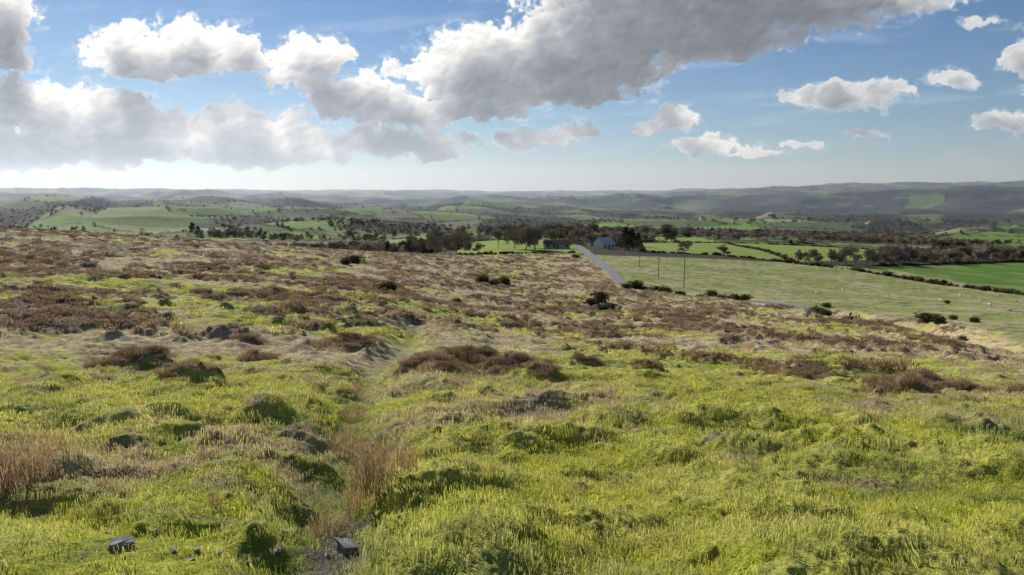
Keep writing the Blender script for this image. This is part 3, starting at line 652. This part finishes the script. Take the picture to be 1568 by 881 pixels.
hx=(2.1*F)/(ns-1); hy=(.405*F)/(ntt-1)
def blur(a,k):
    for ax in (0,1):
        kk=max(1,int(round(k/(hy if ax==0 else hx))))
        for _ in range(2):
            p=np.pad(a,[(kk+1,kk) if q==ax else (0,0) for q in (0,1)],mode='edge'); c=np.cumsum(p,axis=ax)
            a=(np.take(c,np.arange(2*kk+1,c.shape[ax]),axis=ax)-np.take(c,np.arange(0,c.shape[ax]-2*kk-1),axis=ax))/(2*kk+1)
    return a
dens=ss(-.03,.22,f)
thick=np.clip(f+.02,0,1.2)
tb_=blur(thick,2.6)
sx=math.tan(SUN_AZ)*F; sy=math.tan(SUN_EL)/math.cos(SUN_AZ)*F
dx=sx-X; dy=sy-Yp; dl=np.hypot(dx,dy); dx/=dl; dy/=dl
dx=dx*.6; dy=dy*.5+.6; dl=np.hypot(dx,dy); dx/=dl; dy/=dl
acc=np.zeros_like(f); II,JJ=np.meshgrid(np.arange(ntt),np.arange(ns),indexing='ij')
prev_=0
for st_ in (2,5,9,14,20,27,35,44,54,65,78,92):
    jj=np.clip(JJ+dx*st_/hx,0,ns-1).astype(int); ii=np.clip(II+dy*st_/hy,0,ntt-1).astype(int)
    acc+=tb_[ii,jj]*(st_-prev_); prev_=st_
acc=blur(acc,1.6)/26
trans=np.exp(-np.maximum(acc-.34,0)*1.05)
trans*=1-.40*ss(200,480,X)*ss(.3,.9,tb_)
rel=blur(bl[0],3)*1.0+blur(bl[1],1.8)*1.1+bl[2]*.55+bl[3]*.22+bl[4]*.08
gyy,gxx=np.gradient(blur(rel,1.6)*.75+f*.12); sh=-(gxx/hx*dx+gyy/hy*dy); sh=np.tanh(sh*8)
lum=.245+.76*trans+.30*sh*(.18+.82*trans)+.24*np.exp(-thick*4.5)
lum*=1+.05*fbm(X/60,Yp/25,3,970)
toward=np.exp(-((X-sx)**2+(Yp-sy)**2)/(2*560**2)); lum*=(.88+.24*toward)
lum*=1-.06*ss(150,500,X)
lum=np.clip(lum,.21,1.05)
t_=np.clip((lum-.25)/.55,0,1)[...,None]
colc=(np.array([.88,.94,1.04])*(1-t_)+np.array([1.0,.985,.955])*t_)*lum[...,None]
wis=ss(.05,.9,fbm(X/190+Yp/120,Yp/26-X/300,5,950))*.16*ss(0,.08,T_)
alpha=np.maximum(dens*np.clip(.5+thick*2.6,0,1),0)*(1-.25*ss(250,500,X)*(1-ss(.4,.7,thick)))
wis=np.maximum(wis,.40*ss(-.30,.02,f)*ss(-.2,.5,fbm(X/40,Yp/14,4,955)))
colc=np.where((alpha<wis)[...,None],np.array([.78,.85,.93]),colc); alpha=np.maximum(alpha,wis*.85)
hzb=.58*np.exp(-np.clip(T_,0,1)/.055)*(.9+.1*fbm(X/300,Yp/20,3,960)); hcol=np.array([.46,.55,.64])*(1+.7*np.exp(-((X+560)/420)**2))[...,None]
a3=1-(1-alpha)*(1-hzb)
colc=np.where(a3[...,None]>1e-4,(colc*(alpha*(1-hzb*.55))[...,None]+hcol*(a3-alpha*(1-hzb*.55))[...,None])/np.maximum(a3,1e-4)[...,None],colc); alpha=a3
fade=(1-ss(.34,.37,T_))*(1-ss(.98,1.05,np.abs(S_))); alpha=np.clip(alpha*fade,0,1)
Dv=np.stack([S_,np.ones_like(S_),T_],-1); Dv/=np.linalg.norm(Dv,axis=-1)[...,None]; Vc=(Dv*60000).reshape(-1,3)
i=np.arange(ntt-1)[:,None]*ns; j=np.arange(ns-1)[None]; Q=np.stack([i+j,i+j+1,i+ns+j+1,i+ns+j],-1).reshape(-1,4)
me=mk_mesh('sky',Vc,Q,True,{'cloud':('FLOAT_COLOR',np.concatenate([colc,alpha[...,None]],-1).reshape(-1,4))})
m,nt,N,L=nmat('cloud_sky'); o=N.new('ShaderNodeOutputMaterial'); a=N.new('ShaderNodeAttribute'); a.attribute_name='cloud'; em_=N.new('ShaderNodeEmission'); tr=N.new('ShaderNodeBsdfTransparent'); mx=N.new('ShaderNodeMixShader')
L.new(a.outputs['Color'],em_.inputs[0]); L.new(a.outputs['Alpha'],mx.inputs[0]); L.new(tr.outputs[0],mx.inputs[1]); L.new(em_.outputs[0],mx.inputs[2]); L.new(mx.outputs[0],o.inputs[0])
m.cycles.emission_sampling='NONE'
add_obj('sky',me,m)
# ---------------------------------------------------------------- haze volume over the valley
v,f_=box(-12000,12000,900,15500,-700,380)
m,nt,N,L=nmat('haze_air'); o=N.new('ShaderNodeOutputMaterial'); vs=N.new('ShaderNodeVolumeScatter'); vs.inputs['Density'].default_value=6.5e-5; vs.inputs['Anisotropy'].default_value=.4; vs.inputs['Color'].default_value=(.66,.80,1,1); L.new(vs.outputs[0],o.inputs['Volume'])
add_obj('haze',mk_mesh('haze',v,f_),m)
# ---------------------------------------------------------------- light, world, camera
tow=Vector((math.sin(SUN_AZ)*math.cos(SUN_EL),math.cos(SUN_AZ)*math.cos(SUN_EL),math.sin(SUN_EL)))
ld=bpy.data.lights.new('sun','SUN'); ld.energy=5; ld.angle=math.radians(.5); ld.color=(1,.95,.87); lo=bpy.data.objects.new('sun',ld); scene.collection.objects.link(lo); lo.rotation_euler=tow.to_track_quat('Z','Y').to_euler()
w=bpy.data.worlds.new('World'); scene.world=w; w.use_nodes=True; N=w.node_tree.nodes; L=w.node_tree.links
sk=N.new('ShaderNodeTexSky'); sk.sky_type='NISHITA'; sk.sun_disc=False; sk.sun_elevation=SUN_EL; sk.sun_rotation=SUN_AZ; sk.altitude=300; sk.air_density=1.0; sk.dust_density=.1; sk.ozone_density=2.5
bg=N['Background']; bg.inputs[1].default_value=.075
mu=N.new('ShaderNodeMix'); mu.data_type='RGBA'; mu.blend_type='MULTIPLY'; mu.inputs[0].default_value=1; mu.inputs[7].default_value=(.74,.86,1.02,1); L.new(sk.outputs[0],mu.inputs[6]); L.new(mu.outputs[2],bg.inputs[0])
cd=bpy.data.cameras.new('camera'); cd.sensor_width=36; cd.lens=26; cd.clip_end=200000; cd.clip_start=.05; co=bpy.data.objects.new('camera',cd); scene.collection.objects.link(co); co.location=(0,0,0); co.rotation_euler=(math.radians(90)-PITCH,0,0); scene.camera=co
try:
    sm=sheep_mesh(); sm.materials.clear(); sm.materials.append(noise_mat('wool',(.55,.53,.48),(.75,.73,.68),8,.95,.2))
    for (a,b_) in SHEEP:
        c=locate(a,b_); o=bpy.data.objects.new('sheep',sm); scene.collection.objects.link(o); o.location=(c[0],c[1],gz(*c)); o.scale=(.75,.75,.75); o.rotation_euler=(0,0,random.uniform(0,6.28))
except Exception as e: print('sheep failed',e)
scene.view_settings.view_transform='Standard'; scene.view_settings.look='None'; scene.view_settings.exposure=0
print('done',time.time()-T0)
